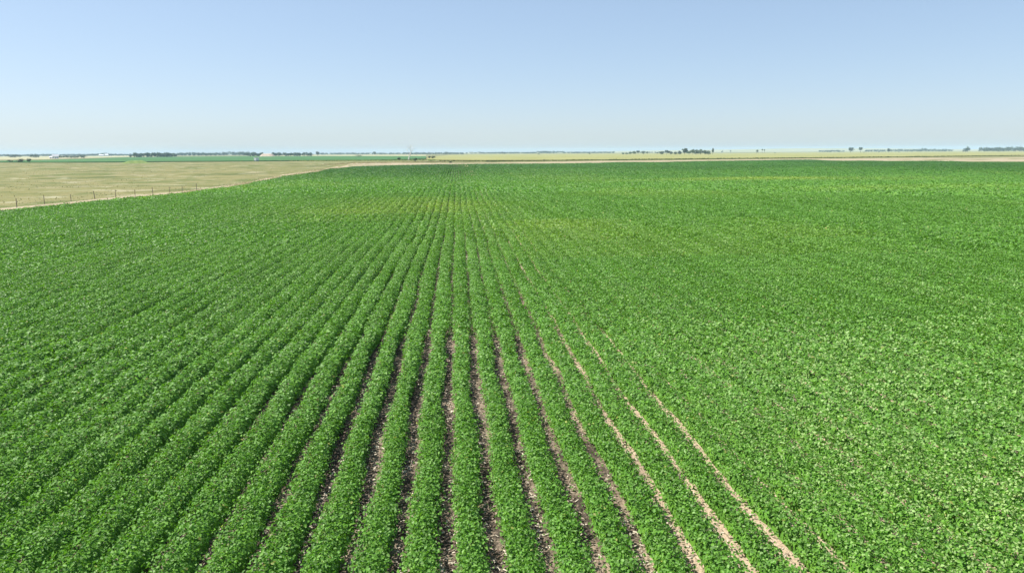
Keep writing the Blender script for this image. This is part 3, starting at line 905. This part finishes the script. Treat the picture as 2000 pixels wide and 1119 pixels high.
tree(1681, 2250, 288.4, 7.5, 'dark', 'narrower lone tree with bare stem, second of the pair on grassland', n=260, trunk=0.45, lobes=5)
tree(1688, 2300, 296.4, 5, 'dark', 'tiny bush beside the pair of lone grassland trees', 'bush', 'bush', 0.05, n=100)
tree(1717, 2300, 296.2, 4, 'dark', 'tiny bush between the pair of trees and the small round tree', 'bush', 'bush', 0.05, n=100)
tree(1736, 2250, 290.4, 6.5, 'dark', 'small round lone tree on grassland past the pair', n=220)
tree(1756, 2300, 295.8, 5, 'dark', 'tiny flat bush past the small round lone tree', 'bush', 'bush', 0.05, n=100)
for i, (x, w, t) in enumerate([(1801, 4.5, 288.4), (1807, 6, 289.4)]):
    tree(x, 3800, t, w, 'dark', ['slimmer taller faint tree of the little far clump', 'wider lower faint tree of the little far clump'][i], group='faint far clump trees', n=140)
tree(1890, 2600, 286.6, 10.5, 'dark', 'round dark tree standing just before the long hazy treeline', n=320)
tree(1883, 2650, 291.6, 6, 'dark', 'low bush at the foot of the round tree before the treeline', 'bush', 'bush', 0.05, n=120)

def treeline(name, segs, dist, label, tone='dark', dens=0.9, seed=0):
    """a far wood that reads as one mass; segs: (x0, x1, top at x0, top at x1)"""
    r = np.random.default_rng(seed)
    Ps = []; Ns = []; m_px = dist / F
    for x0, x1, t0, t1 in segs:
        k = max(2, int((x1 - x0) * dens * m_px / 1.35))
        for x in r.uniform(x0, x1, k):
            dd = dist * r.uniform(0.98, 1.04)
            g = at_dist(x, dd)
            top = t0 + (t1 - t0) * (x - x0) / (x1 - x0)
            hgt = (horizon(x) + H / m_px - top) * m_px * r.uniform(0.72, 1.12); hgt = max(3.0, hgt)
            wid = max(4.0, hgt * r.uniform(1.0, 1.7))
            P, N_, _c = crown_points(r, 30, hgt, wid, 0.1, 2)
            Ps.append(P + g); Ns.append(N_)
    P = np.concatenate(Ps); N_ = np.concatenate(Ns)
    o = obj(name, clump_mesh(name, P, N_, 1.35, GREENS[tone], r))
    return tag(o, label, 'trees', kind='stuff')
treeline('treeline', [(-120, 60, 301.8, 301.8), (60, 175, 301.2, 301.0), (170, 262, 300.8, 300.8)], 3500, 'faint blue treeline on the horizon behind farmhouse and barns', seed=1)
treeline('wood', [(258, 300, 299.4, 298.0), (300, 345, 298.0, 298.6)], 1650, 'hazy blue-green wood beyond the green crop and grassy mound', seed=2)
treeline('treeline', [(345, 432, 298.2, 297.8), (432, 486, 296.6, 296.4)], 2700, 'blue treeline between the hazy wood and the small white shed', seed=3)
treeline('tree_belt', [(478, 512, 297.4, 298.0), (532, 560, 297.6, 297.8), (560, 609, 298.6, 298.0)], 1750, 'dark tree belt on both sides of the tan earth bank', seed=4)
treeline('treeline', [(620, 800, 298.4, 298.4)], 3500, 'thin faint treeline on the horizon behind the tan strip', dens=0.7, seed=5)
treeline('treeline', [(788, 905, 297.8, 297.8)], 3000, 'blue treeline behind the bare dead tree', seed=6)
treeline('treeline', [(940, 1049, 297.2, 296.8), (1101, 1200, 296.8, 296.0)], 3500, 'low faint treeline beyond the grassland', dens=0.8, seed=7)
treeline('wood', [(1049, 1102, 294.8, 295.2)], 3500, 'raised flat-topped hazy wood on the grassland horizon', seed=8)
treeline('treeline', [(1250, 1300, 296.2, 296.2), (1600, 1650, 293.6, 293.4), (1690, 1740, 292.6, 292.4), (1740, 1860, 291.8, 291.4)], 3700, 'thin broken treeline behind the lone grassland trees', dens=0.5, seed=9)
treeline('treeline', [(1912, 1930, 288.0, 288.6), (1930, 1965, 288.8, 288.2), (1965, 2100, 287.4, 287.0)], 2900, 'long solid blue treeline past the round tree', seed=10)

# ------------------------------------------------------------------ bare dead tree
def dead_tree():
    g = ground_at(797.5, 313.2)
    e = empty('dead_tree', g)
    tag(e, 'tall bare dead tree with bleached white trunk and forked branches', 'tree')
    r = random.Random(42)
    sc = np.hypot(g[0], g[1]) / F
    tr = MB()
    pts = [Vector((0, 0, -0.3)), Vector((0.9, 0.1, 3.0)), Vector((2.0, 0.2, 5.2)), Vector((2.6, 0, 8.0)), Vector((2.4, 0.1, 10.6)), Vector((2.2, 0, 13.2))]
    rad = [0.52, 0.44, 0.38, 0.26, 0.15, 0.05]
    for i in range(5): tr.tube(pts[i], pts[i + 1], rad[i], rad[i + 1], 8)
    tr.build('trunk', M_dead, e)
    def branch(mb, p, d, L, rd, depth):
        q = p + d * L * 0.5
        d2 = (d + Vector((r.gauss(0, 0.15), r.gauss(0, 0.15), 0.12))).normalized()
        s = q + d2 * L * 0.5
        mb.tube(p, q, rd, rd * 0.75, 5); mb.tube(q, s, rd * 0.75, rd * 0.5, 5)
        if depth:
            for _ in range(3):
                dd = (d2 + Vector((r.gauss(0, 0.55), r.gauss(0, 0.55), r.uniform(0, 0.5)))).normalized()
                branch(mb, q if r.random() < 0.4 else s, dd, L * r.uniform(0.5, 0.75), rd * 0.5, depth - 1)
    for p, d, L, rd in [(pts[2], (-0.75, 0.2, 0.75), 3.4, 0.17), (pts[2] + Vector((0.2, 0, 1.0)), (0.8, -0.2, 0.9), 2.9, 0.15), (pts[3], (-0.6, -0.3, 0.9), 3.2, 0.13),
                        (pts[3], (0.55, 0.4, 0.9), 2.7, 0.12), (pts[1] + Vector((0.6, 0, 1.4)), (-0.9, 0.1, 0.35), 2.0, 0.11), (pts[4], (-0.35, 0.2, 1), 2.2, 0.08), (pts[4], (0.5, -0.1, 1), 1.8, 0.07)]:
        mb = MB(); branch(mb, p, Vector(d).normalized(), L, rd * 1.4, 2); mb.build('branch', M_dead, e)
dead_tree()

# ------------------------------------------------------------------ white shed, earth bank, grassy mound, farm buildings
def white_shed():
    g = at_dist(500, 640)
    e = empty('white_shed', g, math.radians(-40))
    tag(e, 'small white box-shaped shed standing at the pasture corner', 'shed')
    for sx in (-1.1, 1.1):
        mb = MB(); mb.box((sx, 0, 0.12), (0.25, 3.0, 0.24)); mb.build('skid', M_post, e)
    mb = MB(); mb.box((0, 0, 1.70), (2.9, 2.7, 2.9)); mb.build('wall', M_white, e)
    mb = MB(); mb.box((0, 0, 3.24), (3.2, 3.0, 0.16)); mb.build('roof', M_white, e)
    mb = MB(); mb.box((-0.4, -1.38, 1.35), (0.95, 0.05, 2.05)); d_ = mb.build('door', M_greyroof, e)
    mb = MB(); mb.box((-0.05, -1.43, 1.35), (0.05, 0.05, 0.16)); mb.build('handle', M_wire, d_)
    for x in (0.55, 1.15):
        mb = MB(); mb.box((x, -1.37, 1.7), (0.10, 0.05, 2.7)); mb.build('batten', M_greyroof, e)
white_shed()

def mound(name, px, dist, wpx, top_y, depth, mat, label, cat, flat=0.3, kind=None):
    g = at_dist(px, dist); m_px = dist / F
    hgt = (horizon(px) + H / m_px - top_y) * m_px; w = wpx * m_px
    xs = np.linspace(-w / 2, w / 2, 33); ys = np.linspace(-depth / 2, depth / 2, 13)
    def z(x, y):
        u = np.abs(x) / (w / 2); v = np.abs(y) / (depth / 2)
        return hgt * (1 - smooth(flat, 1.0, u)) * (1 - smooth(0.25, 1.0, v)) * (0.85 + 0.3 * vnoise(x + px, y, 3.0)) - 0.05
    o = obj(name, grid_mesh(name, xs, ys, z, mat), loc=g)
    return tag(o, label, cat, kind=kind)
mound('grassy_mound', 264, 575, 54, 312.0, 9.0, M_greenbank, 'low bright green grassy mound at the back of the pasture', 'mound', 0.25)
mound('earth_bank', 522, 1600, 29, 300.8, 26.0, M_earth, 'tan bank of bare earth between two halves of the tree belt', 'earth bank', 0.55)

def house(px, dist, wm, dm, eave, ridge, label, rz=0.0, wins=3, name='farmhouse', cat='house', roofm=None, door=True):
    g = at_dist(px, dist)
    face = math.atan2(g[0], g[1])
    e = empty(name, g, -face + rz)
    tag(e, label, cat)
    mb = MB(); a, b = wm / 2, dm / 2
    V = [(-a, -b, -0.1), (a, -b, -0.1), (a, b, -0.1), (-a, b, -0.1), (-a, -b, eave), (a, -b, eave), (a, b, eave), (-a, b, eave), (-a, 0, ridge), (a, 0, ridge)]
    mb.add(V, [(0, 1, 5, 4), (2, 3, 7, 6), (1, 2, 6, 9, 5), (3, 0, 4, 8, 7), (3, 2, 1, 0)])
    mb.build('wall', M_white, e)
    mb = MB(); ov = 0.4; th = 0.18
    for s in (-1, 1):
        sl_ = (ridge - eave) / b
        lo_ = (s * (b + ov), eave - ov * sl_ + 0.02); hi_ = (0, ridge + 0.02)
        mb.add([(-a - ov, lo_[0], lo_[1]), (a + ov, lo_[0], lo_[1]), (a + ov, hi_[0], hi_[1]), (-a - ov, hi_[0], hi_[1]),
                (-a - ov, lo_[0], lo_[1] + th), (a + ov, lo_[0], lo_[1] + th), (a + ov, hi_[0], hi_[1] + th), (-a - ov, hi_[0], hi_[1] + th)],
               [(0, 1, 2, 3), (4, 5, 6, 7), (0, 1, 5, 4), (1, 2, 6, 5), (0, 3, 7, 4), (3, 2, 6, 7)])
    mb.build('roof', roofm or M_greyroof, e)
    for i in range(wins):
        x = -a + wm * (i + 0.5) / wins
        if door and i == wins // 2:
            mb = MB(); mb.box((x, -b - 0.03, 1.0), (1.0, 0.06, 2.1)); mb.build('door', M_glass, e)
            continue
        mb = MB(); mb.box((x, -b - 0.02, eave * 0.55), (1.3, 0.05, 1.4)); w_ = mb.build('window', M_glass, e)
        mb = MB(); mb.box((x, -b - 0.06, eave * 0.55 - 0.78), (1.6, 0.14, 0.12)); mb.build('sill', M_white, w_)
    return e
house(108, 1350, 8.6, 7.0, 4.2, 6.6, 'white gabled farmhouse at the end of the dark shelterbelt', wins=3)
house(99.5, 1360, 4.6, 5.0, 2.6, 3.9, 'small white shed next to the white farmhouse', wins=2, name='farm_shed', cat='shed', roofm=M_white)
house(197.5, 2900, 15, 9, 3.6, 6.4, 'far white barn with long pale roof on the horizon', wins=4, name='barn', cat='barn', roofm=M_white)
house(208, 2950, 11, 9, 4.4, 8.2, 'taller far white barn beside the long pale-roofed barn', wins=3, name='barn', cat='barn', roofm=M_white)

# ------------------------------------------------------------------ summer haze
mb = MB(); mb.box((0, 4300, 22.0), (19000, 10200, 48.0))
m = bpy.data.materials.new('haze'); m.use_nodes = True
N = m.node_tree.nodes; N.remove(N['Principled BSDF'])
pv = N.new('ShaderNodeVolumePrincipled')
pv.inputs['Color'].default_value = (0.60, 0.82, 1.0, 1)
pv.inputs['Density'].default_value = 0.00011
pv.inputs['Anisotropy'].default_value = 0.0
m.node_tree.links.new(pv.outputs[0], N['Material Output'].inputs['Volume'])
o = mb.build('haze', m)
tag(o, 'thin pale blue summer haze over the whole plain', kind='stuff')
